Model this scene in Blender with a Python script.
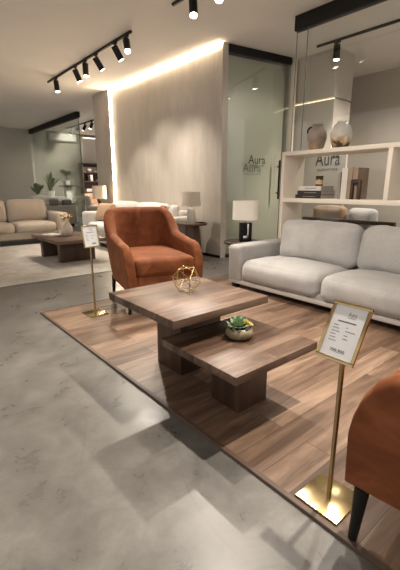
import bpy, bmesh, math, random
from mathutils import Vector, Matrix, Euler, noise

for o in list(bpy.data.objects):
    bpy.data.objects.remove(o, do_unlink=True)
SC = bpy.context.scene
COL = SC.collection
R = math.radians
PI = math.pi

# ------------------------------------------------------------------ camera
cd = bpy.data.cameras.new('camera')
cam = bpy.data.objects.new('camera', cd)
COL.objects.link(cam)
cam.location = (0, 0, 1.1)
cam.rotation_euler = (R(90 - 14.46), 0, R(-40.0))
cd.sensor_fit = 'VERTICAL'
cd.sensor_height = 24.0
cd.lens = 375.5 / 570 * 24.0
cd.clip_start = 0.02
SC.camera = cam

# ------------------------------------------------------------------ world, exposure
w = bpy.data.worlds.new('world')
SC.world = w
w.use_nodes = True
bgn = w.node_tree.nodes['Background']
bgn.inputs[0].default_value = (1.0, 0.93, 0.85, 1)
bgn.inputs[1].default_value = 0.78
SC.view_settings.view_transform = 'Standard'
SC.view_settings.look = 'None'
SC.view_settings.exposure = 0.12
SC.view_settings.gamma = 1.0
SC.view_settings.use_curve_mapping = False

WARM = (1.0, 0.90, 0.78)
# ceiling spotlight power (watts) used by every spotlight head that is switched on
SPOT_W = 155.0


# ------------------------------------------------------------------ material helpers
def newmat(name):
    m = bpy.data.materials.new(name)
    m.use_nodes = True
    nt = m.node_tree
    b = nt.nodes['Principled BSDF']
    return m, nt, b


def N(nt, t, **kw):
    n = nt.nodes.new(t)
    for k, v in kw.items():
        if k in n.inputs:
            n.inputs[k].default_value = v
        else:
            setattr(n, k, v)
    return n


def L(nt, a, ao, b, bi):
    nt.links.new(a.outputs[ao], b.inputs[bi])


def mapping(nt, scale=(1, 1, 1), rot=(0, 0, 0)):
    tc = N(nt, 'ShaderNodeTexCoord')
    mp = N(nt, 'ShaderNodeMapping')
    mp.inputs['Scale'].default_value = scale
    mp.inputs['Rotation'].default_value = rot
    L(nt, tc, 'Object', mp, 'Vector')
    return mp


def ramp(nt, stops):
    r = N(nt, 'ShaderNodeValToRGB')
    e = r.color_ramp.elements
    e[0].position, e[0].color = stops[0][0], (*stops[0][1], 1)
    e[1].position, e[1].color = stops[-1][0], (*stops[-1][1], 1)
    for p, c in stops[1:-1]:
        x = e.new(p)
        x.color = (*c, 1)
    return r


def bump(nt, b, src, out, strength, dist=0.01):
    bp = N(nt, 'ShaderNodeBump')
    bp.inputs['Strength'].default_value = strength
    bp.inputs['Distance'].default_value = dist
    L(nt, src, out, bp, 'Height')
    L(nt, bp, 'Normal', b, 'Normal')
    return bp


def plain(name, col, rough=0.5, metal=0.0, vary=0.06, scale=8.0, spec=0.5, bumpy=0.0, sheen=0.0):
    m, nt, b = newmat(name)
    mp = mapping(nt)
    nz = N(nt, 'ShaderNodeTexNoise', Scale=scale, Detail=4.0)
    L(nt, mp, 'Vector', nz, 'Vector')
    lo = tuple(max(0, c * (1 - vary)) for c in col)
    hi = tuple(min(1, c * (1 + vary)) for c in col)
    r = ramp(nt, [(0.3, lo), (0.7, hi)])
    L(nt, nz, 'Fac', r, 'Fac')
    L(nt, r, 'Color', b, 'Base Color')
    b.inputs['Roughness'].default_value = rough
    b.inputs['Metallic'].default_value = metal
    b.inputs['Specular IOR Level'].default_value = spec
    if sheen:
        b.inputs['Sheen Weight'].default_value = sheen
        b.inputs['Sheen Roughness'].default_value = 0.4
    if bumpy:
        bump(nt, b, nz, 'Fac', bumpy)
    return m


def fabric(name, col, scale=220, vary=0.16, rough=0.95, sheen=0.25, bstr=0.35):
    m, nt, b = newmat(name)
    mp = mapping(nt)
    nz = N(nt, 'ShaderNodeTexNoise', Scale=scale, Detail=2.0)
    n2 = N(nt, 'ShaderNodeTexNoise', Scale=7.0, Detail=3.0)
    L(nt, mp, 'Vector', nz, 'Vector')
    L(nt, mp, 'Vector', n2, 'Vector')
    lo = tuple(c * (1 - vary) for c in col)
    hi = tuple(min(1, c * (1 + vary)) for c in col)
    r = ramp(nt, [(0.3, lo), (0.7, hi)])
    ad = N(nt, 'ShaderNodeMath', operation='MULTIPLY_ADD')
    ad.inputs[1].default_value = 0.3
    L(nt, n2, 'Fac', ad, 0)
    sc = N(nt, 'ShaderNodeMath', operation='MULTIPLY')
    sc.inputs[1].default_value = 0.7
    L(nt, nz, 'Fac', sc, 0)
    L(nt, sc, 0, ad, 2)
    L(nt, ad, 0, r, 'Fac')
    L(nt, r, 'Color', b, 'Base Color')
    b.inputs['Roughness'].default_value = rough
    b.inputs['Sheen Weight'].default_value = sheen
    b.inputs['Specular IOR Level'].default_value = 0.2
    bump(nt, b, nz, 'Fac', bstr, 0.002)
    return m


def wood(name, tones, plank=(1.1, 0.125), rot=(0, 0, 0), mortar=0.0025, gap=(0.05, 0.03, 0.02), rough=0.42,
         grain=26.0, contrast=0.5, spread=0.34, spec=0.5):
    """Planked wood: bricks along X, rows along Y (rotate with rot)."""
    m, nt, b = newmat(name)
    mp = mapping(nt, rot=rot)
    br = N(nt, 'ShaderNodeTexBrick', Scale=1.0)
    br.offset = 0.37
    br.inputs['Color1'].default_value = (0, 0, 0, 1)
    br.inputs['Color2'].default_value = (1, 1, 1, 1)
    br.inputs['Mortar'].default_value = (0.5, 0.5, 0.5, 1)
    br.inputs['Mortar Size'].default_value = mortar
    br.inputs['Mortar Smooth'].default_value = 0.2
    br.inputs['Brick Width'].default_value = plank[0]
    br.inputs['Row Height'].default_value = plank[1]
    L(nt, mp, 'Vector', br, 'Vector')
    # grain, shifted per plank
    sc = N(nt, 'ShaderNodeVectorMath', operation='MULTIPLY')
    sc.inputs[1].default_value = (1.6, grain, grain)
    L(nt, mp, 'Vector', sc, 0)
    of = N(nt, 'ShaderNodeVectorMath', operation='MULTIPLY_ADD')
    of.inputs[1].default_value = (37.0, 11.0, 5.0)
    L(nt, br, 'Color', of, 0)
    L(nt, sc, 'Vector', of, 2)
    nz = N(nt, 'ShaderNodeTexNoise', Scale=1.0, Detail=6.0, Roughness=0.62, Distortion=1.1)
    L(nt, of, 'Vector', nz, 'Vector')
    fine = N(nt, 'ShaderNodeTexNoise', Scale=3.5, Detail=3.0)
    L(nt, of, 'Vector', fine, 'Vector')
    # tone = plank tone + grain
    t = N(nt, 'ShaderNodeMath', operation='MULTIPLY_ADD')
    t.inputs[1].default_value = 0.34
    L(nt, br, 'Color', t, 0)
    t.inputs[1].default_value = spread
    g = N(nt, 'ShaderNodeMath', operation='MULTIPLY_ADD')
    g.inputs[1].default_value = contrast * 1.5
    g.inputs[2].default_value = -contrast * 0.75 + 0.33
    L(nt, nz, 'Fac', g, 0)
    L(nt, g, 0, t, 2)
    f2 = N(nt, 'ShaderNodeMath', operation='MULTIPLY_ADD')
    f2.inputs[1].default_value = 0.18
    L(nt, fine, 'Fac', f2, 0)
    s2 = N(nt, 'ShaderNodeMath', operation='SUBTRACT')
    s2.inputs[1].default_value = 0.09
    L(nt, t, 0, s2, 0)
    L(nt, s2, 0, f2, 2)
    r = ramp(nt, [(0.0, tones[0]), (0.35, tones[1]), (0.65, tones[2]), (1.0, tones[3])])
    L(nt, f2, 0, r, 'Fac')
    mx = N(nt, 'ShaderNodeMix', data_type='RGBA')
    L(nt, br, 'Fac', mx, 0)
    nt.links.new(r.outputs['Color'], mx.inputs[6])
    mx.inputs[7].default_value = (*gap, 1)
    nt.links.new(mx.outputs[2], b.inputs['Base Color'])
    b.inputs['Roughness'].default_value = rough
    b.inputs['Specular IOR Level'].default_value = spec
    bump(nt, b, nz, 'Fac', 0.12, 0.004)
    return m


def emit(name, col, strength):
    m, nt, b = newmat(name)
    b.inputs['Base Color'].default_value = (*col, 1)
    b.inputs['Emission Color'].default_value = (*col, 1)
    b.inputs['Emission Strength'].default_value = strength
    return m


def glass_mat(name, tint, refl=0.09):
    m = bpy.data.materials.new(name)
    m.use_nodes = True
    nt = m.node_tree
    nt.nodes.clear()
    out = N(nt, 'ShaderNodeOutputMaterial')
    tr = N(nt, 'ShaderNodeBsdfTransparent')
    tr.inputs[0].default_value = (*tint, 1)
    gl = N(nt, 'ShaderNodeBsdfGlossy')
    gl.inputs['Roughness'].default_value = 0.02
    gl.inputs['Color'].default_value = (0.95, 1, 0.97, 1)
    fr = N(nt, 'ShaderNodeFresnel')
    fr.inputs[0].default_value = 1.45
    mul = N(nt, 'ShaderNodeMath', operation='MULTIPLY')
    mul.inputs[1].default_value = refl / 0.04 * 0.5
    mul.use_clamp = True
    L(nt, fr, 0, mul, 0)
    mx = N(nt, 'ShaderNodeMixShader')
    L(nt, mul, 0, mx, 0)
    L(nt, tr, 0, mx, 1)
    L(nt, gl, 0, mx, 2)
    L(nt, mx, 0, out, 0)
    return m


# ------------------------------------------------------------------ materials
def concrete_mat():
    m, nt, b = newmat('polished_concrete')
    mp = mapping(nt)
    n1 = N(nt, 'ShaderNodeTexNoise', Scale=1.1, Detail=6.0, Roughness=0.5, Distortion=0.3)
    n2 = N(nt, 'ShaderNodeTexNoise', Scale=5.0, Detail=7.0, Roughness=0.7, Distortion=0.3)
    n3 = N(nt, 'ShaderNodeTexNoise', Scale=3.0, Detail=3.0, Distortion=0.5)
    for n in (n1, n2, n3):
        L(nt, mp, 'Vector', n, 'Vector')
    ad = N(nt, 'ShaderNodeMath', operation='MULTIPLY_ADD')
    ad.inputs[1].default_value = 0.5
    L(nt, n2, 'Fac', ad, 0)
    h = N(nt, 'ShaderNodeMath', operation='MULTIPLY')
    h.inputs[1].default_value = 0.5
    L(nt, n1, 'Fac', h, 0)
    L(nt, h, 0, ad, 2)
    r = ramp(nt, [(0.36, (0.100, 0.094, 0.086)), (0.5, (0.155, 0.146, 0.134)), (0.64, (0.225, 0.213, 0.198))])
    L(nt, ad, 0, r, 'Fac')
    # hairline trowel marks: thin contour lines of a smooth, bent noise, kept only in patches
    n4 = N(nt, 'ShaderNodeTexNoise', Scale=1.0, Detail=0.0)
    n5 = N(nt, 'ShaderNodeTexNoise', Scale=2.2, Detail=2.0)
    n6 = N(nt, 'ShaderNodeTexNoise', Scale=70.0, Detail=3.0)
    for n in (n4, n5, n6):
        L(nt, mp, 'Vector', n, 'Vector')
    dv = N(nt, 'ShaderNodeVectorMath', operation='MULTIPLY_ADD')
    dv.inputs[1].default_value = (0.35, 0.35, 0.0)
    L(nt, n4, 'Color', dv, 0)
    L(nt, mp, 'Vector', dv, 2)
    vo = N(nt, 'ShaderNodeTexVoronoi', Scale=1.15)
    vo.feature = 'DISTANCE_TO_EDGE'
    L(nt, dv, 'Vector', vo, 'Vector')
    cr = ramp(nt, [(0.0, (1, 1, 1)), (0.0035, (0, 0, 0))])
    L(nt, vo, 'Distance', cr, 'Fac')
    mk = ramp(nt, [(0.42, (0, 0, 0)), (0.50, (0.8, 0.8, 0.8))])
    L(nt, n5, 'Fac', mk, 'Fac')
    mm = N(nt, 'ShaderNodeMath', operation='MULTIPLY')
    L(nt, cr, 'Color', mm, 0)
    L(nt, mk, 'Color', mm, 1)
    mx = N(nt, 'ShaderNodeMix', data_type='RGBA')
    L(nt, mm, 0, mx, 0)
    nt.links.new(r.outputs['Color'], mx.inputs[6])
    mx.inputs[7].default_value = (0.13, 0.115, 0.095, 1)
    nt.links.new(mx.outputs[2], b.inputs['Base Color'])
    rr = N(nt, 'ShaderNodeMapRange')
    rr.inputs['From Min'].default_value = 0.3
    rr.inputs['From Max'].default_value = 0.7
    rr.inputs['To Min'].default_value = 0.24
    rr.inputs['To Max'].default_value = 0.40
    L(nt, n2, 'Fac', rr, 'Value')
    L(nt, rr, 0, b, 'Roughness')
    bump(nt, b, n2, 'Fac', 0.10, 0.01)
    return m


def plaster_mat():
    m, nt, b = newmat('brushed_plaster')
    mp = mapping(nt, scale=(1, 1, 0.22))
    n1 = N(nt, 'ShaderNodeTexNoise', Scale=7.0, Detail=6.0, Roughness=0.65, Distortion=0.9)
    n2 = N(nt, 'ShaderNodeTexNoise', Scale=2.0, Detail=3.0)
    L(nt, mp, 'Vector', n1, 'Vector')
    L(nt, mp, 'Vector', n2, 'Vector')
    ad = N(nt, 'ShaderNodeMath', operation='ADD')
    L(nt, n1, 'Fac', ad, 0)
    L(nt, n2, 'Fac', ad, 1)
    h = N(nt, 'ShaderNodeMath', operation='MULTIPLY')
    h.inputs[1].default_value = 0.5
    L(nt, ad, 0, h, 0)
    r = ramp(nt, [(0.3, (0.40, 0.355, 0.305)), (0.7, (0.56, 0.505, 0.44))])
    L(nt, h, 0, r, 'Fac')
    L(nt, r, 'Color', b, 'Base Color')
    b.inputs['Roughness'].default_value = 0.75
    bump(nt, b, n1, 'Fac', 0.35, 0.02)
    return m


def velvet_mat(name, dark, mid, hi):
    m, nt, b = newmat(name)
    mp = mapping(nt)
    n1 = N(nt, 'ShaderNodeTexNoise', Scale=6.0, Detail=5.0, Roughness=0.6, Distortion=1.0)
    n2 = N(nt, 'ShaderNodeTexNoise', Scale=260.0, Detail=2.0)
    L(nt, mp, 'Vector', n1, 'Vector')
    L(nt, mp, 'Vector', n2, 'Vector')
    r = ramp(nt, [(0.30, dark), (0.5, mid), (0.72, hi)])
    L(nt, n1, 'Fac', r, 'Fac')
    L(nt, r, 'Color', b, 'Base Color')
    b.inputs['Roughness'].default_value = 0.8
    b.inputs['Specular IOR Level'].default_value = 0.2
    b.inputs['Sheen Weight'].default_value = 0.35
    b.inputs['Sheen Roughness'].default_value = 0.35
    b.inputs['Sheen Tint'].default_value = (1.0, 0.55, 0.3, 1)
    bump(nt, b, n2, 'Fac', 0.2, 0.001)
    return m


def patch_mat(name, stops, scale, rough=0.6, grad=None, bstr=0.2):
    """Mottled glaze: noise through a colour ramp, optionally mixed with object height."""
    m, nt, b = newmat(name)
    mp = mapping(nt)
    n1 = N(nt, 'ShaderNodeTexNoise', Scale=scale, Detail=5.0, Roughness=0.6, Distortion=0.7)
    L(nt, mp, 'Vector', n1, 'Vector')
    src = n1
    so = 'Fac'
    if grad:
        sp = N(nt, 'ShaderNodeSeparateXYZ')
        L(nt, mp, 'Vector', sp, 0)
        a = N(nt, 'ShaderNodeMath', operation='MULTIPLY_ADD')
        a.inputs[1].default_value = grad[0]
        a.inputs[2].default_value = grad[1]
        L(nt, sp, 'Z', a, 0)
        k = N(nt, 'ShaderNodeMath', operation='MULTIPLY_ADD')
        k.inputs[1].default_value = grad[2]
        L(nt, n1, 'Fac', k, 0)
        L(nt, a, 0, k, 2)
        src, so = k, 0
    r = ramp(nt, stops)
    L(nt, src, so, r, 'Fac')
    L(nt, r, 'Color', b, 'Base Color')
    b.inputs['Roughness'].default_value = rough
    bump(nt, b, n1, 'Fac', bstr, 0.01)
    return m


WAL = [(0.018, 0.0085, 0.005), (0.058, 0.030, 0.018), (0.108, 0.061, 0.039), (0.205, 0.135, 0.096)]
FLO = [(0.042, 0.022, 0.013), (0.105, 0.060, 0.037), (0.19, 0.118, 0.077), (0.315, 0.215, 0.150)]
M = {}
M['concrete'] = concrete_mat()
M['plaster'] = plaster_mat()
M['floorwood'] = wood('oak_plank_floor', FLO, plank=(1.3, 0.135), contrast=1.05, spread=0.5, grain=13, rough=0.40, mortar=0.0016)
M['walnut_top'] = wood('walnut_top', WAL, plank=(2.6, 0.085), mortar=0.0, contrast=1.05, rough=0.42, grain=9, spread=0.5, spec=0.35)
M['walnut_leg_shaded'] = wood('walnut_leg_shaded', [(c[0] * .62, c[1] * .58, c[2] * .55) for c in WAL], plank=(2.6, 0.06), mortar=0.0,
                       rot=(0, R(90), 0), contrast=0.5, rough=0.45, grain=18)  # table walnut again, with the shade under the top put into its tones
M['walnut_dark'] = wood('dark_walnut', [(c[0] * .55, c[1] * .52, c[2] * .5) for c in WAL], plank=(2.6, 0.2), mortar=0.0,
                        contrast=0.4, rough=0.5, grain=18)
M['walnut_mid'] = wood('mid_walnut', [(c[0] * 1.5, c[1] * 1.5, c[2] * 1.5) for c in WAL], plank=(2.6, 0.2), mortar=0.0, contrast=0.5, rough=0.5, grain=18, rot=(0, R(90), 0))
M['edge'] = plain('dark_edge_trim', (0.105, 0.066, 0.045), 0.5)
M['ceiling'] = plain('ceiling_paint', (0.86, 0.80, 0.74), 0.9, vary=0.02, scale=2)
M['paint'] = plain('warm_wall_paint', (0.56, 0.51, 0.45), 0.85, vary=0.03, scale=1.5)
M['sage'] = plain('sage_wall_paint', (0.42, 0.385, 0.335), 0.8, vary=0.03, scale=1.5)
M['greige'] = plain('greige_paint', (0.50, 0.45, 0.39), 0.8, vary=0.03, scale=1.5)
M['black'] = plain('black_metal', (0.010, 0.009, 0.008), 0.5, vary=0.1, spec=0.25)
M['blackwood'] = plain('black_wood', (0.009, 0.008, 0.007), 0.4, vary=0.15, spec=0.3)
M['brass'] = plain('brushed_brass', (0.50, 0.38, 0.20), 0.22, 1.0, vary=0.08, scale=30)
M['gold'] = plain('gold_wire', (0.50, 0.36, 0.16), 0.3, 1.0, vary=0.05)
M['chrome'] = plain('chrome', (0.75, 0.74, 0.72), 0.15, 1.0, vary=0.03)
M['paper'] = plain('white_card', (0.74, 0.73, 0.74), 0.5, vary=0.02)
M['ink'] = plain('black_ink', (0.02, 0.02, 0.025), 0.5)
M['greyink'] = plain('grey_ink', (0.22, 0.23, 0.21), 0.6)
M['velvet'] = velvet_mat('rust_velvet', (0.125, 0.036, 0.014), (0.19, 0.059, 0.022), (0.275, 0.094, 0.037))
M['linen'] = fabric('grey_linen', (0.40, 0.388, 0.378), vary=0.24)
M['linenlight'] = fabric('pale_linen_piping', (0.50, 0.465, 0.43))
M['white_fab'] = fabric('white_boucle', (0.64, 0.615, 0.585))
M['beige_fab'] = fabric('beige_fabric', (0.46, 0.40, 0.34))
M['tan_fab'] = fabric('tan_leather', (0.25, 0.17, 0.11), scale=90, rough=0.6)
M['orange_fab'] = fabric('orange_leather', (0.42, 0.17, 0.055), rough=0.6)
M['grey_fab'] = fabric('dark_grey_fabric', (0.20, 0.185, 0.17))
M['greyfront'] = fabric('taupe_fabric', (0.33, 0.30, 0.26))
M['shade'] = fabric('lamp_shade_linen', (0.92, 0.87, 0.79), scale=160, vary=0.08, sheen=0.0)
M['shadetan'] = fabric('lamp_shade_beige', (0.70, 0.61, 0.51), scale=160, vary=0.1, sheen=0.0)
M['shelf'] = plain('shelf_cream_laminate', (0.82, 0.74, 0.64), 0.5, vary=0.03, scale=3)
M['rug'] = patch_mat('pale_rug_pile', [(0.3, (0.40, 0.37, 0.335)), (0.7, (0.56, 0.53, 0.49))], 5.0, 0.95, bstr=0.4)
M['ceramic'] = plain('white_ceramic', (0.66, 0.62, 0.56), 0.35, vary=0.06, scale=20)
M['pink'] = plain('blush_ceramic', (0.64, 0.53, 0.47), 0.35, vary=0.05)
M['stone'] = patch_mat('stone_bowl_glaze', [(0.3, (0.13, 0.10, 0.058)), (0.5, (0.205, 0.165, 0.10)), (0.75, (0.29, 0.24, 0.16))],
                       30, 0.5)
M['vase_a'] = patch_mat('weathered_glaze', [(0.0, (0.30, 0.20, 0.13)), (0.33, (0.50, 0.31, 0.17)), (0.5, (0.26, 0.21, 0.17)),
                                            (0.75, (0.40, 0.34, 0.29)), (1.0, (0.16, 0.13, 0.11))], 9, 0.55, grad=(1.6, 0.0, 0.75))
M['vase_b'] = patch_mat('white_and_gold_glaze', [(0.40, (0.06, 0.042, 0.03)), (0.455, (0.10, 0.06, 0.035)), (0.47, (0.46, 0.30, 0.13)),
                                                 (0.55, (0.50, 0.36, 0.20)), (0.575, (0.58, 0.55, 0.50)), (1.0, (0.68, 0.65, 0.60))], 7, 0.4,
                        grad=(2.0, 0.0, 0.75))
M['leaf'] = patch_mat('succulent_leaf', [(0.3, (0.10, 0.19, 0.09)), (0.55, (0.22, 0.34, 0.18)), (0.8, (0.42, 0.50, 0.33))], 25, 0.5)
M['leaftip'] = patch_mat('yellow_succulent_leaf', [(0.3, (0.34, 0.28, 0.05)), (0.6, (0.52, 0.42, 0.10)), (0.8, (0.50, 0.22, 0.06))], 25, 0.5)
M['plantleaf'] = patch_mat('dusty_green_leaf', [(0.3, (0.15, 0.18, 0.105)), (0.7, (0.32, 0.35, 0.23))], 12, 0.55)
M['soil'] = plain('dark_soil', (0.035, 0.028, 0.02), 0.95, vary=0.4, scale=60)
M['pebble'] = plain('white_pebble', (0.66, 0.62, 0.55), 0.6)
M['bookblack'] = plain('black_book_cloth', (0.025, 0.022, 0.02), 0.5)
M['bookwhite'] = plain('white_book_cover', (0.66, 0.62, 0.57), 0.5)
M['pages'] = plain('book_pages', (0.42, 0.38, 0.33), 0.8, vary=0.12, scale=90)
M['bookbrown'] = plain('brown_book_cover', (0.33, 0.24, 0.175), 0.5, vary=0.2)
M['bookgrey'] = plain('grey_book_cover', (0.27, 0.235, 0.205), 0.5, vary=0.15)
M['amber'] = plain('amber_glass_jar', (0.075, 0.032, 0.014), 0.15, vary=0.1)
M['label'] = plain('cream_label', (0.58, 0.42, 0.24), 0.6)
M['plastic'] = plain('white_plastic', (0.92, 0.90, 0.86), 0.4, vary=0.02)
M['led'] = emit('led_strip', (1.0, 0.82, 0.58), 80.0)
M['ledmid'] = emit('far_led_strip', (1.0, 0.82, 0.58), 4.0)
M['leddim'] = emit('dim_led_strip', (1.0, 0.84, 0.60), 1.3)
M['lens'] = emit('spotlight_lens', (1.0, 0.93, 0.82), 25.0)
M['lensoff'] = plain('dark_lens', (0.03, 0.03, 0.03), 0.2)
M['glass'] = glass_mat('clear_glass', (0.985, 0.992, 0.985), 0.05)
M['glassgreen'] = glass_mat('greenish_glass', (0.97, 0.982, 0.968), 0.06)
M['frost'] = plain('frosted_sage_film', (0.58, 0.56, 0.47), 0.35, vary=0.02, scale=1.5)
M['glassedge'] = plain('green_glass_edge', (0.16, 0.20, 0.17), 0.2)
M['terra'] = plain('rust_cushion', (0.34, 0.13, 0.055), 0.9, vary=0.15, scale=40)
M['tancush'] = plain('tan_cushion', (0.46, 0.30, 0.20), 0.9, vary=0.1, scale=40)


# ------------------------------------------------------------------ mesh helpers
def bm_new():
    return bmesh.new()


def add_box(bm, lo, hi, bev=0.0, seg=2, rotz=0.0, piv=None):
    t = bmesh.new()
    bmesh.ops.create_cube(t, size=1.0)
    lo, hi = Vector(lo), Vector(hi)
    c, s = (lo + hi) / 2, hi - lo
    for v in t.verts:
        v.co = Vector((v.co.x * s.x, v.co.y * s.y, v.co.z * s.z))
    if bev > 0:
        bmesh.ops.bevel(t, geom=list(t.edges), offset=bev, segments=seg, profile=0.5, affect='EDGES')
    if rotz:
        bmesh.ops.rotate(t, cent=(0, 0, 0), matrix=Matrix.Rotation(rotz, 3, 'Z'), verts=t.verts)
    for v in t.verts:
        v.co += c
    merge(bm, t)


def merge(bm, t):
    me = bpy.data.meshes.new('tmp')
    t.to_mesh(me)
    t.free()
    bm.from_mesh(me)
    bpy.data.meshes.remove(me)


def add_lathe(bm, prof, seg=24, c=(0, 0, 0), cap=True):
    rings = []
    for r, z in prof:
        rings.append([bm.verts.new((c[0] + r * math.cos(2 * PI * i / seg), c[1] + r * math.sin(2 * PI * i / seg), c[2] + z))
                      for i in range(seg)])
    for a, b in zip(rings, rings[1:]):
        for i in range(seg):
            j = (i + 1) % seg
            bm.faces.new((a[i], a[j], b[j], b[i]))
    if cap:
        bm.faces.new(list(reversed(rings[0])))
        bm.faces.new(rings[-1])


def add_tube(bm, pts, r, seg=8, r2=None):
    pts = [Vector(p) for p in pts]
    rings = []
    n = len(pts)
    for k, p in enumerate(pts):
        d = (pts[min(k + 1, n - 1)] - pts[max(k - 1, 0)]).normalized()
        u = d.orthogonal().normalized()
        v = d.cross(u)
        rr = r if r2 is None else r + (r2 - r) * k / (n - 1)
        rings.append((u, v, p, rr))
    # keep frames aligned
    out = []
    pu = None
    for u, v, p, rr in rings:
        if pu is not None:
            d = u.cross(v)
            u = (pu - d * pu.dot(d)).normalized()
            v = d.cross(u)
        pu = u
        out.append([bm.verts.new(p + (u * math.cos(2 * PI * i / seg) + v * math.sin(2 * PI * i / seg)) * rr) for i in range(seg)])
    for a, b in zip(out, out[1:]):
        for i in range(seg):
            j = (i + 1) % seg
            bm.faces.new((a[i], a[j], b[j], b[i]))
    bm.faces.new(list(reversed(out[0])))
    bm.faces.new(out[-1])


def add_cushion(bm, lo, hi, r=0.05, puff=(0.02, 0.02, 0.02), n=12, wr=0.0, seed=0.0, mat=None):
    """Rounded, slightly inflated box with soft wrinkles."""
    lo, hi = Vector(lo), Vector(hi)
    c, h = (lo + hi) / 2, (hi - lo) / 2
    r = min(r, h.x, h.y, h.z)
    t = bmesh.new()
    bmesh.ops.create_cube(t, size=2.0)
    bmesh.ops.subdivide_edges(t, edges=list(t.edges), cuts=n, use_grid_fill=True)
    for v in t.verts:
        p = v.co.copy()
        # push grid lines towards the rim so that the rounding has detail
        p = Vector([math.copysign(1 - (1 - abs(a)) ** 1.6, a) for a in p])
        q = Vector((p.x * h.x, p.y * h.y, p.z * h.z))
        inner = Vector([max(-(h[i] - r), min(h[i] - r, q[i])) for i in range(3)])
        d = q - inner
        if d.length > 1e-9:
            q = inner + d.normalized() * r
            nn = d.normalized()
        else:
            nn = Vector((0, 0, 1))
        f = [(1 - p[i] ** 2) for i in range(3)]
        q.x += nn.x * puff[0] * f[1] * f[2]
        q.y += nn.y * puff[1] * f[0] * f[2]
        q.z += nn.z * puff[2] * f[0] * f[1]
        if wr:
            q += nn * wr * (noise.noise(Vector((q.x * 5 + seed, q.y * 5, q.z * 5))) + 0.5 * noise.noise(Vector((q.x * 13 + seed, q.y * 13, q.z * 13))))
        v.co = q
    if mat is not None:
        bmesh.ops.transform(t, matrix=mat, verts=t.verts)
    for v in t.verts:
        v.co += c
    merge(bm, t)


def obj(name, bm, m, parent=None, smooth=False, loc=None):
    bmesh.ops.recalc_face_normals(bm, faces=list(bm.faces))
    me = bpy.data.meshes.new(name)
    bm.to_mesh(me)
    bm.free()
    me.materials.append(m)
    if smooth:
        for p in me.polygons:
            p.use_smooth = True
        me.set_sharp_from_angle(angle=R(40))
    o = bpy.data.objects.new(name, me)
    COL.objects.link(o)
    if parent:
        o.parent = parent
    if loc:
        o.location = loc
    return o


def thing(name, label, cat, loc=(0, 0, 0), rotz=0.0, group=None):
    o = bpy.data.objects.new(name, None)
    COL.objects.link(o)
    o.empty_display_size = 0.1
    o.location = loc
    o.rotation_euler = (0, 0, rotz)
    tag(o, label, cat, group)
    return o


def tag(o, label, cat, group=None, kind=None):
    o['label'] = label
    o['category'] = cat
    if group:
        o['group'] = group
    if kind:
        o['kind'] = kind
    return o


def struct(name, bm, m, parent=None, smooth=False):
    o = obj(name, bm, m, parent, smooth)
    if parent is None:
        o['kind'] = 'structure'
    return o


def boxo(name, lo, hi, m, parent=None, bev=0.0, seg=2):
    bm = bm_new()
    add_box(bm, lo, hi, bev, seg)
    return obj(name, bm, m, parent, smooth=bev > 0)


def copy_thing(root, loc, rotz, label, group=None):
    def cp(o, par):
        c = o.copy()
        COL.objects.link(c)
        if par:
            c.parent = par
        for ch in [x for x in KIDS.get(o.name, [])]:
            cp(ch, c)
        return c
    KIDS = {}
    for x in SC.objects:
        if x.parent:
            KIDS.setdefault(x.parent.name, []).append(x)
    r = cp(root, None)
    r.location = loc
    r.rotation_euler = (0, 0, rotz)
    r['label'] = label
    if group:
        r['group'] = group
    return r


def text(name, body, height, width, mat4, m, parent=None, depth=0.0006):
    """Lettering as a mesh: cap height and total width in metres, placed by mat4 (text lies in local XY)."""
    cu = bpy.data.curves.new('txt', 'FONT')
    cu.body = body
    cu.align_x = 'CENTER'
    cu.align_y = 'CENTER'
    cu.size = 1.0
    cu.extrude = 0.0
    cu.resolution_u = 4
    to = bpy.data.objects.new('txt', cu)
    COL.objects.link(to)
    dg = bpy.context.evaluated_depsgraph_get()
    me = bpy.data.meshes.new_from_object(to.evaluated_get(dg))
    bpy.data.objects.remove(to, do_unlink=True)
    bpy.data.curves.remove(cu)
    xs = [v.co.x for v in me.vertices]
    ys = [v.co.y for v in me.vertices]
    sx = width / (max(xs) - min(xs))
    sy = height / (max(ys) - min(ys))
    cx, cy = (max(xs) + min(xs)) / 2, (max(ys) + min(ys)) / 2
    bm = bmesh.new()
    bm.from_mesh(me)
    bpy.data.meshes.remove(me)
    for v in bm.verts:
        v.co = Vector(((v.co.x - cx) * sx, (v.co.y - cy) * sy, 0))
    g = bmesh.ops.extrude_face_region(bm, geom=list(bm.faces))
    for v in [e for e in g['geom'] if isinstance(e, bmesh.types.BMVert)]:
        v.co.z += depth
    bmesh.ops.transform(bm, matrix=mat4, verts=bm.verts)
    return obj(name, bm, m, parent)


def frame4(o, x, y):
    """4x4 with origin o, local X along x and local Y along y."""
    x = Vector(x).normalized()
    y = Vector(y).normalized()
    z = x.cross(y).normalized()
    y = z.cross(x)
    return Matrix(((x.x, y.x, z.x, o[0]), (x.y, y.y, z.y, o[1]), (x.z, y.z, z.z, o[2]), (0, 0, 0, 1)))


CZ = 3.13          # ceiling height
FZ = -0.012        # concrete level; the plank platform's top is z = 0

# ================================================================== SETTING
bm = bm_new()
add_box(bm, (-3.2, -2.5, FZ - 0.1), (9, 15.15, FZ))
struct('floor', bm, M['concrete'])

bm = bm_new()
add_box(bm, (1.0, -2.5, FZ), (4.6, 3.415, 0.0))
pf = struct('floor_platform', bm, M['floorwood'])
bm = bm_new()
add_box(bm, (0.978, -2.5, FZ), (1.0, 3.437, 0.002), 0.002)
add_box(bm, (1.0, 3.415, FZ), (4.6, 3.437, 0.002), 0.002)
struct('trim_1', bm, M['edge'])

bm = bm_new()
add_box(bm, (-2.2, -1.0, CZ), (9, 15.15, CZ + 0.1))
struct('ceiling', bm, M['ceiling'])

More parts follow.
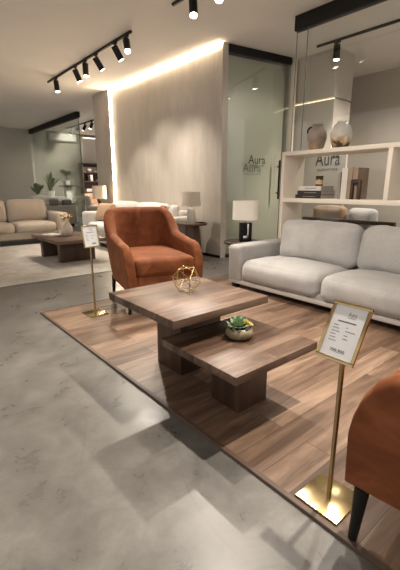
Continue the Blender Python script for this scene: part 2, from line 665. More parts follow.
# plaster feature wall with its pilaster
bm = bm_new()
add_box(bm, (4.155, 4.44, FZ), (4.27, 7.95, CZ))
struct('wall_back', bm, M['plaster'])
bm = bm_new()
add_box(bm, (4.13, 7.95, FZ), (4.30, 8.73, CZ))
struct('wall_pilaster', bm, M['plaster'])
bm = bm_new()
add_box(bm, (4.147, 4.442, FZ), (4.155, 7.95, 0.03))
struct('baseboard_back', bm, M['black'])

led = thing('led_strip', 'warm glowing light strip along top and end of the plaster wall', 'light strip', (4.155, 6.2, CZ))
boxo('top_strip', (-0.022, -1.755, -0.022), (0, 1.72, -0.003), M['led'], led)
boxo('end_strip', (-0.022, 1.72, -CZ + 0.02), (0, 1.748, -0.003), M['led'], led)

# far wall of the showroom
bm = bm_new()
add_box(bm, (-3.2, 15.0, FZ), (9, 15.15, CZ))
struct('wall_far', bm, M['sage'])
bm = bm_new()
for x in (4.62, 5.72, 6.33):
    add_box(bm, (x, 14.985, FZ), (x + 0.018, 15.0, CZ))
struct('trim_2', bm, M['greige'])
# dropped panel with light slot over the far bookcase
bm = bm_new()
add_box(bm, (6.45, 14.8, 2.06), (8.9, 15.0, 3.02))
struct('wall_far_panel', bm, M['paint'])
o = boxo('led_strip', (6.5, 14.785, 2.99), (8.9, 14.80, 3.005), M['ledmid'])
tag(o, 'warm light strip above the panel over the far bookcase', 'light strip')

# partition walls behind the glass door
bm = bm_new()
add_box(bm, (4.27, 5.1, FZ), (7.4, 5.2, CZ))
struct('wall_divider', bm, M['sage'])
bm = bm_new()
add_box(bm, (5.53, 4.25, FZ), (7.4, 4.40, CZ))
struct('wall_side', bm, M['greige'])
bm = bm_new()
add_box(bm, (7.3, -1, FZ), (7.45, 4.25, CZ))
struct('wall_inner', bm, M['greige'])
bm = bm_new()
add_box(bm, (5.50, 4.17, FZ), (5.56, 4.25, CZ))
struct('trim_4', bm, M['shelf'])
bm = bm_new()
add_box(bm, (5.62, 3.49, FZ), (6.10, 4.25, 2.43))
add_box(bm, (5.66, 3.53, 2.43), (6.10, 4.25, 2.46))
add_box(bm, (5.60, 3.49, 2.46), (6.10, 4.25, CZ))
struct('wall_inner_niche', bm, M['greige'])
o = boxo('led_strip', (5.63, 3.50, 2.438), (5.65, 4.24, 2.447), M['leddim'])
o.rotation_euler = (0, 0, 0)
tag(o, 'short warm light line high on the inner room wall', 'light strip')

# ---- glass door with lettering and long handle
door = bpy.data.objects.new('door_1', None)
COL.objects.link(door)
door['kind'] = 'structure'
door.location = (4.27, 4.44, 0)
door.rotation_euler = (0, 0, R(-9.8))
boxo('glass_pane', (0.012, -0.005, 0.01), (1.215, 0.006, 3.04), M['glassgreen'], door)
boxo('frosted_pane', (0.012, 0.120, 0.01), (1.215, 0.130, 3.04), M['frost'], door)
boxo('top_rail', (0.0, -0.022, 3.03), (1.22, 0.135, CZ - 0.002), M['black'], door, 0.003)
boxo('bottom_rail', (0.0, -0.02, FZ), (1.22, 0.135, 0.02), M['black'], door, 0.003)
bm = bm_new()
add_tube(bm, [(1.03, -0.06, 0.92), (1.03, -0.06, 1.55)], 0.017, 10)
for z in (1.02, 1.45):
    add_tube(bm, [(1.03, -0.06, z), (1.03, -0.004, z)], 0.010, 8)
obj('handle', bm, M['black'], door, True)
text('lettering', 'Aura', 0.132, 0.345, frame4((0.586, -0.009, 1.55), (1, 0, 0), (0, 0, 1)), M['ink'], door)
text('small_lettering', 'FURNITURE', 0.024, 0.29, frame4((0.60, -0.009, 1.455), (1, 0, 0), (0, 0, 1)), M['ink'], door)
text('reflected_lettering', 'Aura', 0.135, 0.385, frame4((0.585, 0.116, 1.425), (1, 0, 0), (0, 0, 1)), M['greyink'], door)  # reflection of the door lettering, modelled as grey letters on the inner pane
text('small_reflected_lettering', 'FURNITURE', 0.024, 0.35, frame4((0.60, 0.116, 1.325), (1, 0, 0), (0, 0, 1)), M['greyink'], door)  # same modelled reflection, for the small line

# ---- glass panels under the black ceiling beam
win = bpy.data.objects.new('window_1', None)
COL.objects.link(win)
win['kind'] = 'structure'
win.location = (4.30, 3.2, 0)
boxo('beam', (-0.045, -4.2, -0.165 + CZ), (0.045, 0.07, CZ - 0.002), M['black'], win, 0.003)
boxo('glass_pane', (-0.006, -0.16, 0.012), (0.006, 0.055, CZ - 0.16), M['glass'], win)
boxo('glass_pane', (-0.030, -4.2, 0.012), (-0.018, -0.12, CZ - 0.16), M['glass'], win)
bm = bm_new()
add_box(bm, (-0.006, 0.055, 0.012), (0.006, 0.058, CZ - 0.16))
obj('pane_edge', bm, M['glassedge'], win)
bm = bm_new()
add_box(bm, (-0.030, -0.12, 0.012), (-0.018, -0.116, CZ - 0.02))
obj('pane_edge', bm, M['glassedge'], win)

# ---- far glass partition
win2 = bpy.data.objects.new('window_2', None)
COL.objects.link(win2)
win2['kind'] = 'structure'
win2.location = (4.59, 10.66, 0)
boxo('beam', (-0.05, 0, CZ - 0.15), (0.05, 4.3, CZ - 0.002), M['black'], win2, 0.003)
boxo('glass_pane', (-0.006, 0.01, 0), (0.006, 4.3, CZ - 0.15), M['glassgreen'], win2)
boxo('pane_edge', (-0.010, 0.0, 0), (0.010, 0.012, CZ - 0.15), M['glassedge'], win2)


# ================================================================== CEILING TRACK LIGHTS
def rail(label, lo, hi, group=None):
    o = boxo('light_track', lo, hi, M['black'], None, 0.003)
    tag(o, label, 'track')
    return o


def spotlight(loc, target, label, on=True, power=1.0, cone=62, size=0.03, blend=0.55, seen=True, ln=0.16, rad=0.046, group='black ceiling spotlights'):
    """loc: point on the rail (z at its underside)."""
    t = thing('track_spotlight', label, 'spotlight', loc, 0, group)
    d = (Vector(target) - Vector(loc)).normalized()
    piv = Vector((0, 0, -0.075))
    bm = bm_new()
    add_box(bm, (-0.016, -0.045, -0.022), (0.016, 0.045, 0.0), 0.002)
    add_tube(bm, [(0, 0, -0.02), (0, 0, -0.08)], 0.011, 8)
    obj('stem', bm, M['black'], t, True)
    a, e = piv - d * 0.03, piv + d * ln
    bm = bm_new()
    add_tube(bm, [a, a + d * 0.006, e - d * 0.004, e], rad, 18)
    hs = obj('housing', bm, M['black'], t, True)
    bm = bm_new()
    add_tube(bm, [e - d * 0.002, e + d * 0.004], rad * 0.82, 18)
    obj('lens', bm, M['lens'] if on else M['lensoff'], t, True)
    if on:
        ld = bpy.data.lights.new('spot_beam', 'SPOT')
        ld.energy = SPOT_W * power
        ld.color = WARM
        ld.spot_size = R(cone)
        ld.spot_blend = blend
        ld.shadow_soft_size = size
        lo = bpy.data.objects.new('spot_beam', ld)
        COL.objects.link(lo)
        lo.parent = t
        lo.location = e + d * 0.03
        lo.rotation_euler = d.to_track_quat('-Z', 'Y').to_euler()
    return t


RZ = CZ - 0.03
rail('long black light rail with six spotlights near the plaster wall', (2.925, 4.93, RZ), (2.957, 8.15, CZ))
rail('black light rail over the front of the rug, shorter and nearer', (2.91, -0.9, RZ), (2.94, 3.97, CZ))
rail('thin black light rail behind the clear glass panels', (5.305, -0.9, RZ), (5.335, 3.66, CZ))
rail('black light rail above the aisle by the price signs', (2.02, -0.9, RZ), (2.05, 2.3, CZ))
rail('distant black light rail in front of the white cooling unit', (5.445, 11.4, RZ), (5.475, 13.8, CZ))

spotlight((2.94, 7.72, RZ), (3.0, 7.2, 0), 'farthest lit spotlight on the six-spot rail, by its end', True, 0.9)
spotlight((2.94, 6.80, RZ), (4.0, 6.55, 0.5), 'second spotlight from the far end of the six-spot rail, lens turned away', True, 0.6)
spotlight((2.94, 6.40, RZ), (2.75, 6.0, 0), 'lit third spotlight from the far end of the six-spot rail', True, 0.9)
spotlight((2.94, 6.00, RZ), (4.16, 5.85, 1.3), 'fourth spotlight from the far end of the six-spot rail, aimed at the plaster wall', True, 0.5, cone=62, blend=0.9)
spotlight((2.94, 5.38, RZ), (4.16, 5.05, 0.95), 'fifth spotlight from the far end of the six-spot rail, aimed at the plaster wall', True, 1.0, cone=66, blend=1.0)
spotlight((2.94, 5.06, RZ), (2.35, 3.6, 0.5), 'nearest spotlight on the six-spot rail, tilted with bright lens', True, 1.2)
spotlight((2.925, 3.60, RZ), (2.2, 2.6, 0.2), 'bright spotlight at the far end of the shorter nearer rail', True, 1.3)
spotlight((2.925, 3.17, RZ), (1.7, 2.3, 0.0), 'second bright spotlight on the shorter nearer rail', True, 0.9)
spotlight((2.925, 1.2, RZ), (1.5, 1.0, 0.0), 'spotlight above the pale grey sofa, third on the shorter nearer rail', True, 0.35)
spotlight((0.3, 1.9, RZ), (3.6, 1.9, 0.5), 'unseen fill spotlight added high over the concrete aisle, aimed across at the grey sofa', True, 2.0, cone=52, blend=0.9)  # out of view, added to brighten the front of the sofa back
rail('added, unseen black light rail over the concrete aisle, opposite the grey sofa', (0.285, 0.4, RZ), (0.315, 3.0, CZ))  # unseen mount added for the sofa fill light
spotlight((2.035, 0.6, RZ), (1.0, 1.1, 0.0), 'spotlight above the nearer price sign', True, 2.2, cone=82, blend=0.8)
spotlight((2.035, 1.9, RZ), (0.5, 2.1, 0.0), 'spotlight above the nested coffee tables', True, 1.2, cone=95, blend=0.9)
spotlight((5.32, 3.33, RZ), (5.2, 3.2, 0.5), 'black spotlight with bright lens behind the clear glass panel', True, 0.9)
spotlight((5.32, 2.35, RZ), (3.2, 2.1, 0.3), 'spotlight of the rail behind the glass, aimed over the grey sofa', True, 0.25)
spotlight((5.32, 1.9, RZ), (4.75, 4.3, 0.7), 'unseen fill spotlight added to the rail behind the glass, aimed at the glass door', True, 0.45, cone=85)  # out of view, added to brighten the frosted door pane
spotlight((5.32, 1.2, RZ), (6.4, 2.6, 0.8), 'unseen fill spotlight added to the rail behind the glass, aimed into the inner room', True, 1.8, cone=95)  # out of view, put in to lift the inner room and its ceiling
rail('distant added black light rail, unseen past the pilaster', (6.60, 9.6, RZ), (6.63, 13.6, CZ))  # hidden rail added to carry fill lights for the far area
for y, nm in ((10.2, 'first'), (11.8, 'second'), (13.2, 'last')):
    spotlight((6.615, y, RZ), (6.0, y + 0.9, 0.2), nm + ' unseen fill spotlight on the added distant rail past the pilaster', True, 1.6, cone=75, group='distant ceiling spotlights')  # hidden fill lights, added to brighten the far area
for y, nm, tg, pw in [(11.7, 'first', (4.2, 12.2, 0), 1.6), (12.2, 'second', (4.7, 13.6, 0.8), 1.0), (12.75, 'third', (5.69, 14.95, 2.75), 2.2), (13.3, 'last', (4.6, 14.6, 0.6), 1.0)]:
    spotlight((5.46, y, RZ), tg, nm + ' spotlight from the near end of the distant rail by the cooling unit', True, pw, cone=110 if nm != 'third' else 50, blend=1.0,
              group='distant ceiling spotlights')


# ================================================================== COFFEE TABLES
def block_table(name, label, x0, x1, y0, y1, h, th, leg, origin):
    t = thing(name, label, 'coffee table', origin)
    ox, oy = origin[0], origin[1]
    bm = bm_new()
    add_box(bm, (x0 - ox, y0 - oy, h - th), (x1 - ox, y1 - oy, h), 0.003)
    obj('tabletop', bm, M['walnut_top'], t, True)
    bm = bm_new()
    add_box(bm, (leg[0] - ox, leg[2] - oy, 0), (leg[1] - ox, leg[3] - oy, h - th), 0.002)
    obj('pedestal', bm, M['walnut_leg_shaded'], t, True)
    return t


block_table('coffee_table', 'taller square walnut coffee table holding the gold wire ornament', 0.952, 1.618, 1.322, 1.968, 0.508, 0.042,
            (1.24, 1.56, 1.655, 1.905), (1.3, 1.64, 0))
block_table('coffee_table', 'lower square walnut coffee table holding the succulent bowl, tucked under the taller one',
            1.012, 1.600, 0.976, 1.524, 0.345, 0.040, (1.222, 1.437, 1.158, 1.36), (1.3, 1.25, 0))


# gold wire ornament: icosahedron of thin rods
def icosa():
    t = bmesh.new()
    bmesh.ops.create_icosphere(t, subdivisions=1, radius=0.088)
    bmesh.ops.rotate(t, cent=(0, 0, 0), matrix=Euler((R(31.7), R(8), R(20))).to_matrix(), verts=t.verts)
    zs = min(v.co.z for v in t.verts)
    es = [(e.verts[0].co.copy(), e.verts[1].co.copy()) for e in t.edges]
    vs = [v.co.copy() for v in t.verts]
    t.free()
    bm = bm_new()
    for a, b in es:
        add_tube(bm, [a, b], 0.0022, 6)
    for v in vs:
        k = bmesh.new()
        bmesh.ops.create_icosphere(k, subdivisions=1, radius=0.0042)
        for q in k.verts:
            q.co += v
        merge(bm, k)
    o = obj('wire_ornament', bm, M['gold'], None, True)
    o.location = (1.310, 1.684, 0.508 - zs + 0.003)
    tag(o, 'gold wire polyhedron ornament standing on the taller coffee table', 'ornament')


icosa()


# succulent bowl
def leaf_mesh(bm, base, yaw, pitch, ln, wd, th, curl=0.3):
    """One fleshy pointed leaf."""
    secs = []
    n, seg = 6, 6
    for k in range(n + 1):
        s = k / n
        wv = wd * (0.45 + 1.1 * s) * (1 - s ** 3.0) if s < 1 else 0.0
        a = pitch + curl * s
        x, z = 0, 0
        for j in range(k):
            aj = pitch + curl * (j / n)
            x += math.cos(aj) * ln / n
            z += math.sin(aj) * ln / n
        ring = []
        for i in range(seg):
            an = 2 * PI * i / seg
            ly = wv / 2 * math.cos(an)
            lz = th / 2 * math.sin(an) * (1 - 0.7 * s) * (1 if wv > 0 else 0)
            px = x - math.sin(a) * lz
            pz = z + math.cos(a) * lz
            ring.append(Vector((px * math.cos(yaw) - ly * math.sin(yaw), px * math.sin(yaw) + ly * math.cos(yaw), pz)) + Vector(base))
        secs.append(ring)
    vs = [[bm.verts.new(p) for p in r] for r in secs[:-1]]
    tip = bm.verts.new(secs[-1][0])
    for a, b in zip(vs, vs[1:]):
        for i in range(seg):
            j = (i + 1) % seg
            bm.faces.new((a[i], a[j], b[j], b[i]))
    for i in range(seg):
        bm.faces.new((vs[-1][i], vs[-1][(i + 1) % seg], tip))
    bm.faces.new(list(reversed(vs[0])))


def rosette(bm, c, n_rings, ln, wd, th, rnd):
    k = 0
    for ring in range(n_rings):
        cnt = 9 - ring
        f = 1 - ring / (n_rings + 0.6)
        for i in range(cnt):
            yaw = 2 * PI * i / cnt + ring * 0.35 + rnd.uniform(-.1, .1)
            leaf_mesh(bm, (c[0], c[1], c[2] + ring * 0.003), yaw, R(14 + ring * 20), ln * (0.5 + 0.5 * f), wd * (0.6 + 0.4 * f), th, 0.35)
            k += 1


rnd = random.Random(4)
sp = thing('succulent_planter', 'small stone bowl of green and yellow succulents on the lower coffee table', 'plant', (1.335, 1.272, 0.345))
bm = bm_new()
add_lathe(bm, [(0.038, 0.0), (0.056, 0.004), (0.070, 0.018), (0.074, 0.032), (0.068, 0.047), (0.060, 0.054), (0.054, 0.053), (0.052, 0.044)], 32)
bowl = obj('bowl', bm, M['stone'], sp, True)
bm = bm_new()
add_lathe(bm, [(0.052, 0.040), (0.050, 0.047), (0.001, 0.049)], 24)
obj('soil', bm, M['soil'], sp, True)
bm = bm_new()
for i in range(26):
    a = rnd.uniform(0, 2 * PI)
    rr = rnd.uniform(0.035, 0.052)
    k = bmesh.new()
    bmesh.ops.create_icosphere(k, subdivisions=1, radius=rnd.uniform(0.005, 0.009))
    for q in k.verts:
        q.co = Vector((q.co.x, q.co.y, q.co.z * 0.7)) + Vector((rr * math.cos(a), rr * math.sin(a), 0.052))
    merge(bm, k)
pb = obj('pebbles', bm, M['pebble'], sp, True)
pb['kind'] = 'stuff'
bm = bm_new()
rosette(bm, (-0.012, -0.002, 0.058), 6, 0.074, 0.024, 0.010, rnd)
obj('green_rosette', bm, M['leaf'], sp, True)
bm = bm_new()
for c, s in (((0.034, -0.012, 0.066), 0.030), ((0.042, -0.030, 0.062), 0.026), ((0.022, -0.034, 0.070), 0.026), ((0.036, 0.008, 0.06), 0.026), ((0.018, -0.018, 0.078), 0.024)):
    rosette(bm, c, 3, s, 0.016, 0.008, rnd)
obj('yellow_rosettes', bm, M['leaftip'], sp, True)


# ================================================================== ARMCHAIR
def armchair():
    t = thing('armchair', 'rust velvet armchair with curved back behind the taller coffee table', 'armchair')
    # plan path (front-left round the back to front-right)
    pts = []
    hw, yf, yb, rc = 0.333, -0.31, 0.40, 0.20
    n = 9
    for k in range(n):
        pts.append((-hw, yf + (yb - rc - yf) * k / (n - 1)))
    for k in range(1, 9):
        a = PI - (PI / 2) * k / 8
        pts.append((-hw + rc + rc * math.cos(a), yb - rc + rc * math.sin(a)))
    for k in range(1, 7):
        pts.append((-hw + rc + (2 * hw - 2 * rc) * k / 7, yb))
    pts = [(x * (1.0 - 0.10 * max(0, (y - yf) / (yb - yf))), y) for x, y in pts]
    left = [p for p in pts]
    right = [(-p[0], p[1]) for p in reversed([q for q in pts if q[0] < -1e-6 and not (abs(q[1] - yb) < 1e-6 and q[0] > (-hw + rc) * 0.9 + 1e-6)])]
    path = left + right
    P = [Vector((x, y, 0)) for x, y in path]
    cum = [0]
    for a, b in zip(P, P[1:]):
        cum.append(cum[-1] + (b - a).length)
    tot = cum[-1]

    def height(s):
        u = abs(s / tot - 0.5) * 2          # 0 at the middle of the back, 1 at the arm front
        def sm(a, b, x):
            q = max(0, min(1, (x - a) / (b - a)))
            return q * q * (3 - 2 * q)
        return 0.905 - 0.235 * sm(0.27, 0.56, u) - 0.05 * sm(0.5, 1.0, u)

    secs = []
    prof_n = 9
    for k, p in enumerate(P):
        d = (P[min(k + 1, len(P) - 1)] - P[max(k - 1, 0)]).normalized()
        nrm = Vector((-d.y, d.x, 0))          # outward: path runs clockwise seen from above
        secs.append((p, nrm, height(cum[k]), cum[k], d, 1.0))
    # rounded arm fronts
    p0, n0, h0, _, d0, _ = secs[0]
    p1, n1, h1, _, d1, _ = secs[-1]
    front0, front1 = [], []
    for q in (0.2, 0.4, 0.58, 0.74, 0.87, 0.95, 1.0):
        a = q * PI / 2
        scq = 1.0 if q < 0.74 else (0.92, 0.7, 0.3)[(0.87, 0.95, 1.0).index(q)] if q > 0.74 else 1.0
        front0.insert(0, (p0 - d0 * 0.155 * math.sin(a), n0, h0 - 0.26 * (1 - math.cos(a)), 0, d0, scq))
        front1.append((p1 + d1 * 0.155 * math.sin(a), n1, h1 - 0.26 * (1 - math.cos(a)), tot, d1, scq))
    secs = front0 + secs + front1
    bm = bm_new()
    rings = []
    for p, nr, h, s, d, sc in secs:
        u = abs(s / tot - 0.5) * 2
        th = (0.085 + 0.035 * (1 - u)) * sc
        z0 = 0.185
        r = th / 2
        lean_o = 0.055 * (1 - u) + 0.012

        def off(z):
            q = (z - z0) / 0.7
            return lean_o * q - 0.03 * (1 - q) ** 2
        ring = []
        m = 8
        ring.append((r * 0.6, z0))
        for j in range(m):
            z = z0 + 0.015 + (h - r - z0 - 0.015) * j / (m - 1)
            ring.append((r, z))
        for j in range(1, 8):
            a = PI * j / 8
            ring.append((r * math.cos(a), h - r + r * math.sin(a)))
        for j in range(m):
            z = h - r + (z0 + 0.015 - h + r) * j / (m - 1)
            ring.append((-r, z))
        ring.append((-r * 0.6, z0))
        rings.append([bm.verts.new(p + nr * (o_ + off(z)) + Vector((0, 0, z))) for o_, z in ring])
    for a, b in zip(rings, rings[1:]):
        k = len(a)
        for i in range(k):
            j = (i + 1) % k
            bm.faces.new((a[i], a[j], b[j], b[i]))
    bm.faces.new(rings[0])
    bm.faces.new(list(reversed(rings[-1])))
    obj('shell', bm, M['velvet'], t, True)
    bm = bm_new()
    add_cushion(bm, (-0.29, -0.435, 0.19), (0.29, 0.34, 0.345), 0.03, (0, 0, 0), 6)
    obj('seat_base', bm, M['velvet'], t, True)
    bm = bm_new()
    add_cushion(bm, (-0.288, -0.455, 0.335), (0.288, 0.34, 0.492), 0.038, (0.0, 0.012, 0.022), 14, 0.004, 3.0)
    obj('seat_cushion', bm, M['velvet'], t, True)
    for sx, sy in ((-1, -1), (1, -1), (-1, 1), (1, 1)):
        bm = bm_new()
        x, y = sx * (0.335 if sy < 0 else 0.29), sy * (0.41 if sy < 0 else 0.37)
        add_tube(bm, [(x * 1.03, y * 1.02, 0.0), (x, y, 0.20)], 0.014, 12, 0.024)
        obj('leg', bm, M['blackwood'], t, True)
    return t


CHX, CHY, CHR = 2.012, 3.18, R(-14)
ch = armchair()
ch.location = (CHX, CHY, 0)
ch.rotation_euler = (0, 0, CHR)
copy_thing(ch, (1.372, 0.030, 0), R(180 + 3), 'rust velvet armchair cut off beside the nearer price sign')


# ================================================================== PRICE SIGNS
def price_sign(label, loc, rotz, ph=0.635, tilt=28, w=0.165, h=0.205, detail=True):
    """Faces local -Y."""
    t = thing('price_sign', label, 'sign', loc, rotz)
    bm = bm_new()
    add_box(bm, (-0.085, -0.09, 0.0), (0.085, 0.09, 0.008), 0.002)
    obj('base_plate', bm, M['brass'], t, True)
    bm = bm_new()
    add_tube(bm, [(0, 0, 0.006), (0, 0, ph - 0.03)], 0.0085, 14)
    obj('pole', bm, M['brass'], t, True)
    c = Vector((0, -0.012, ph))
    x = Vector((1, 0, 0))
    y = Vector((0, math.sin(R(tilt)), math.cos(R(tilt))))
    F = frame4(c, x, y)
    fw = 0.011
    bm = bm_new()
    for lo, hi in (((-w / 2, -h / 2, -0.004), (w / 2, -h / 2 + fw, 0.006)), ((-w / 2, h / 2 - fw, -0.004), (w / 2, h / 2, 0.006)),
                   ((-w / 2, -h / 2 + fw, -0.004), (-w / 2 + fw, h / 2 - fw, 0.006)), ((w / 2 - fw, -h / 2 + fw, -0.004), (w / 2, h / 2 - fw, 0.006))):
        add_box(bm, lo, hi, 0.0012)
    add_box(bm, (-w / 2 + 0.002, -h / 2 + 0.002, -0.005), (w / 2 - 0.002, h / 2 - 0.002, -0.002))
    bmesh.ops.transform(bm, matrix=F, verts=bm.verts)
    obj('frame', bm, M['brass'], t, True)
    bm = bm_new()
    add_box(bm, (-w / 2 + fw, -h / 2 + fw, -0.002), (w / 2 - fw, h / 2 - fw, 0.001))
    bmesh.ops.transform(bm, matrix=F, verts=bm.verts)
    card = obj('card', bm, M['paper'], t)

    def tx(body, hh, ww, px, py, m):
        return text('lettering', body, hh, ww, F @ Matrix.Translation((px, py, 0.0012)), m, card, 0.0003)
    k = w / 0.165

    def bars(name, rows, m):
        bm = bm_new()
        for x0, x1, y, hh in rows:
            rr = random.Random(int(y * 1e4) + int(x0 * 1e4))
            x = x0
            while x < x1 - 0.002:
                wd = rr.uniform(0.0022, 0.0055)
                add_box(bm, (x * k, y - hh / 2, 0), (min(x + wd, x1) * k, y + hh / 2, 0.0003))
                x += wd + 0.0010
        bmesh.ops.transform(bm, matrix=F @ Matrix.Translation((0, 0, 0.0010)), verts=bm.verts)
        return obj(name, bm, m, card)
    tx('Aura', 0.016, 0.036 * k, 0.012 * k, 0.062, M['greyink'])
    bars('small_print', [(-0.004, 0.028, 0.050, 0.0022)], M['greyink'])
    bars('heading_print', [(-0.040, 0.040, 0.034, 0.0042)], M['ink'])
    bars('small_print', [(-0.052, -0.030 + 0.006 * (i % 3), 0.019 - i * 0.0105, 0.0030) for i in range(6)], M['greyink'])
    bars('small_print', [(0.004, 0.012, 0.016, 0.0030), (0.004, 0.046, 0.0045, 0.0030), (0.004, 0.020, -0.010, 0.0030), (0.004, 0.026, -0.021, 0.0030)], M['greyink'])
    if detail:
        tx('799,900', 0.0125, 0.062 * k, 0.000, -0.064, M['ink'])
    else:
        bars('price_print', [(0.005, 0.045, -0.062, 0.010)], M['ink'])
    return t


price_sign('nearer brass price sign with 799,900 card, on the platform edge', (1.095, 0.570, 0), R(-90), 0.650, 30, 0.132, 0.195)
price_sign('farther brass price sign beside the rust armchair', (1.352, 3.085, 0), R(4), 0.70, 12, 0.15, 0.19, False)


# ================================================================== GREY SOFA
sofa = thing('sofa', 'pale grey linen sofa in front of the cream shelf', 'sofa', (3.4, 1.84, 0))
OX, OY = 3.4, 1.84


def sp_(name, lo, hi, m, r=0.04, puff=(0, 0, 0), n=10, wr=0.0, seed=0.0, mat=None):
    bm = bm_new()
    add_cushion(bm, (lo[0] - OX, lo[1] - OY, lo[2]), (hi[0] - OX, hi[1] - OY, hi[2]), r, puff, n, wr, seed, mat)
    return obj(name, bm, m, sofa, True)


sp_('base_frame', (2.955, 0.66, 0.055), (3.84, 3.02, 0.10), M['linenlight'], 0.012, n=4)
sp_('seat_deck', (2.99, 0.80, 0.09), (3.80, 2.90, 0.16), M['linen'], 0.02, n=4)
sp_('arm', (2.955, 2.83, 0.075), (3.84, 3.025, 0.487), M['linen'], 0.032, (0.004, 0.003, 0.006), 12, 0.003, 1)
sp_('arm', (2.955, 0.655, 0.075), (3.84, 0.85, 0.487), M['linen'], 0.032, (0.004, 0.003, 0.006), 12, 0.003, 2)
sp_('back_frame', (3.66, 0.80, 0.09), (3.84, 2.87, 0.56), M['linen'], 0.045, n=8)
sp_('seat_cushion', (2.935, 1.845, 0.10), (3.66, 2.825, 0.335), M['linen'], 0.085, (0.02, 0.004, 0.028), 16, 0.012, 5)
sp_('seat_cushion', (2.935, 0.855, 0.10), (3.66, 1.838, 0.335), M['linen'], 0.085, (0.02, 0.004, 0.028), 16, 0.012, 8)
tilt = Matrix.Rotation(R(10), 4, 'Y')
sp_('back_cushion', (3.47, 1.80, 0.31), (3.70, 2.735, 0.745), M['linen'], 0.09, (0.05, 0.008, 0.02), 16, 0.015, 12, tilt)
sp_('back_cushion', (3.47, 0.86, 0.31), (3.70, 1.79, 0.745), M['linen'], 0.09, (0.05, 0.008, 0.02), 16, 0.015, 17, tilt)
for x, y in ((3.02, 2.95), (3.76, 2.95), (3.02, 0.73), (3.76, 0.73)):
    bm = bm_new()
    add_box(bm, (x - 0.035 - OX, y - 0.035 - OY, 0), (x + 0.035 - OX, y + 0.035 - OY, 0.06), 0.004)
    obj('foot', bm, M['blackwood'], sofa, True)


# ================================================================== SIDE TABLE + LAMP BESIDE THE SOFA
t = thing('side_table', 'dark wood side table half hidden behind the grey sofa arm', 'side table', (3.50, 3.315, FZ))
bm = bm_new()
add_lathe(bm, [(0.243, 0.43), (0.248, 0.435), (0.248, 0.452), (0.243, 0.457)], 40)
obj('tabletop', bm, M['walnut_dark'], t, True)
bm = bm_new()
add_lathe(bm, [(0.13, 0.0), (0.13, 0.012), (0.03, 0.02), (0.03, 0.43)], 24)
obj('pedestal', bm, M['black'], t, True)

t = thing('table_lamp', 'table lamp with cream drum shade and dark square open base beside the sofa', 'lamp', (3.50, 3.28, 0.445))
bm = bm_new()
add_lathe(bm, [(0.166, 0.275), (0.163, 0.505), (0.160, 0.505), (0.163, 0.275)], 40, cap=False)
bm2 = bm_new()
add_lathe(bm2, [(0.166, 0.275), (0.164, 0.275), (0.161, 0.505), (0.163, 0.505), (0.166, 0.275)], 40, cap=False)
bm.free()
obj('lamp_shade', bm2, M['shade'], t, True)
ux = Vector((math.cos(R(-40)), math.sin(R(-40)), 0))
bm = bm_new()
add_box(bm, (-0.075, -0.035, 0.0), (-0.045, 0.035, 0.235), 0.002)
add_box(bm, (0.035, -0.035, 0.0), (0.075, 0.035, 0.235), 0.002)
add_box(bm, (-0.045, -0.035, 0.0), (0.035, 0.035, 0.035), 0.002)
add_box(bm, (-0.045, -0.035, 0.20), (0.035, 0.035, 0.235), 0.002)
add_box(bm, (-0.045, 0.015, 0.03), (0.035, 0.030, 0.205))
bmesh.ops.rotate(bm, cent=(0, 0, 0), matrix=Matrix.Rotation(R(-30), 3, 'Z'), verts=bm.verts)
obj('lamp_base', bm, M['blackwood'], t, True)
bm = bm_new()
add_box(bm, (-0.040, -0.042, 0.035), (0.022, 0.010, 0.075), 0.002)
add_box(bm, (0.012, -0.042, 0.035), (0.032, 0.010, 0.225), 0.002)
bmesh.ops.rotate(bm, cent=(0, 0, 0), matrix=Matrix.Rotation(R(-30), 3, 'Z'), verts=bm.verts)
obj('chrome_inset', bm, M['chrome'], t, True)
bm = bm_new()
add_tube(bm, [(0, 0, 0.23), (0, 0, 0.40)], 0.009, 10)
add_tube(bm, [(-0.158, 0, 0.40), (0.158, 0, 0.40)], 0.003, 6)
obj('lamp_stem', bm, M['chrome'], t, True)


# ================================================================== CREAM SHELF AND ITS CONTENTS
sh = thing('shelf_unit', 'cream open shelf unit standing between the grey sofa and the glass', 'shelf', (4.06, 2.1, 0))
sx0, sx1 = -0.21, 0.20
boxo('side_panel', (sx0, 0.895, 0), (sx1, 0.940, 1.478), M['shelf'], sh, 0.002)
boxo('side_panel', (sx0, -1.30, 0), (sx1, -1.255, 1.478), M['shelf'], sh, 0.002)
boxo('top_board', (sx0, -1.30, 1.478), (sx1, 0.940, 1.522), M['shelf'], sh, 0.002)
boxo('shelf_board', (sx0, -1.255, 0.934), (sx1, 0.895, 0.984), M['shelf'], sh, 0.002)
boxo('shelf_board', (sx0, -1.255, 0.36), (sx1, 0.895, 0.405), M['shelf'], sh, 0.002)
boxo('divider_panel', (sx0, -0.38, 0.984), (sx1, -0.335, 1.478), M['shelf'], sh, 0.002)


def vase(label, loc, prof, m, handle=False):
    t = thing('vase', label, 'vase', loc)
    bm = bm_new()
    add_lathe(bm, prof + [(prof[-1][0] - 0.008, prof[-1][1]), (prof[-1][0] - 0.012, prof[-1][1] - 0.05), (0.01, prof[-1][1] - 0.055)], 36)
    obj('body', bm, m, t, True)
    if handle:
        bm = bm_new()
        cx = [(0.060, 0.262), (0.085, 0.258), (0.104, 0.238), (0.108, 0.212), (0.098, 0.185)]
        d = Vector((-0.66, 0.75, 0))
        add_tube(bm, [(d.x * r, d.y * r, z) for r, z in cx], 0.010, 8)
        obj('handle', bm, M['blackwood'], t, True)
    return t


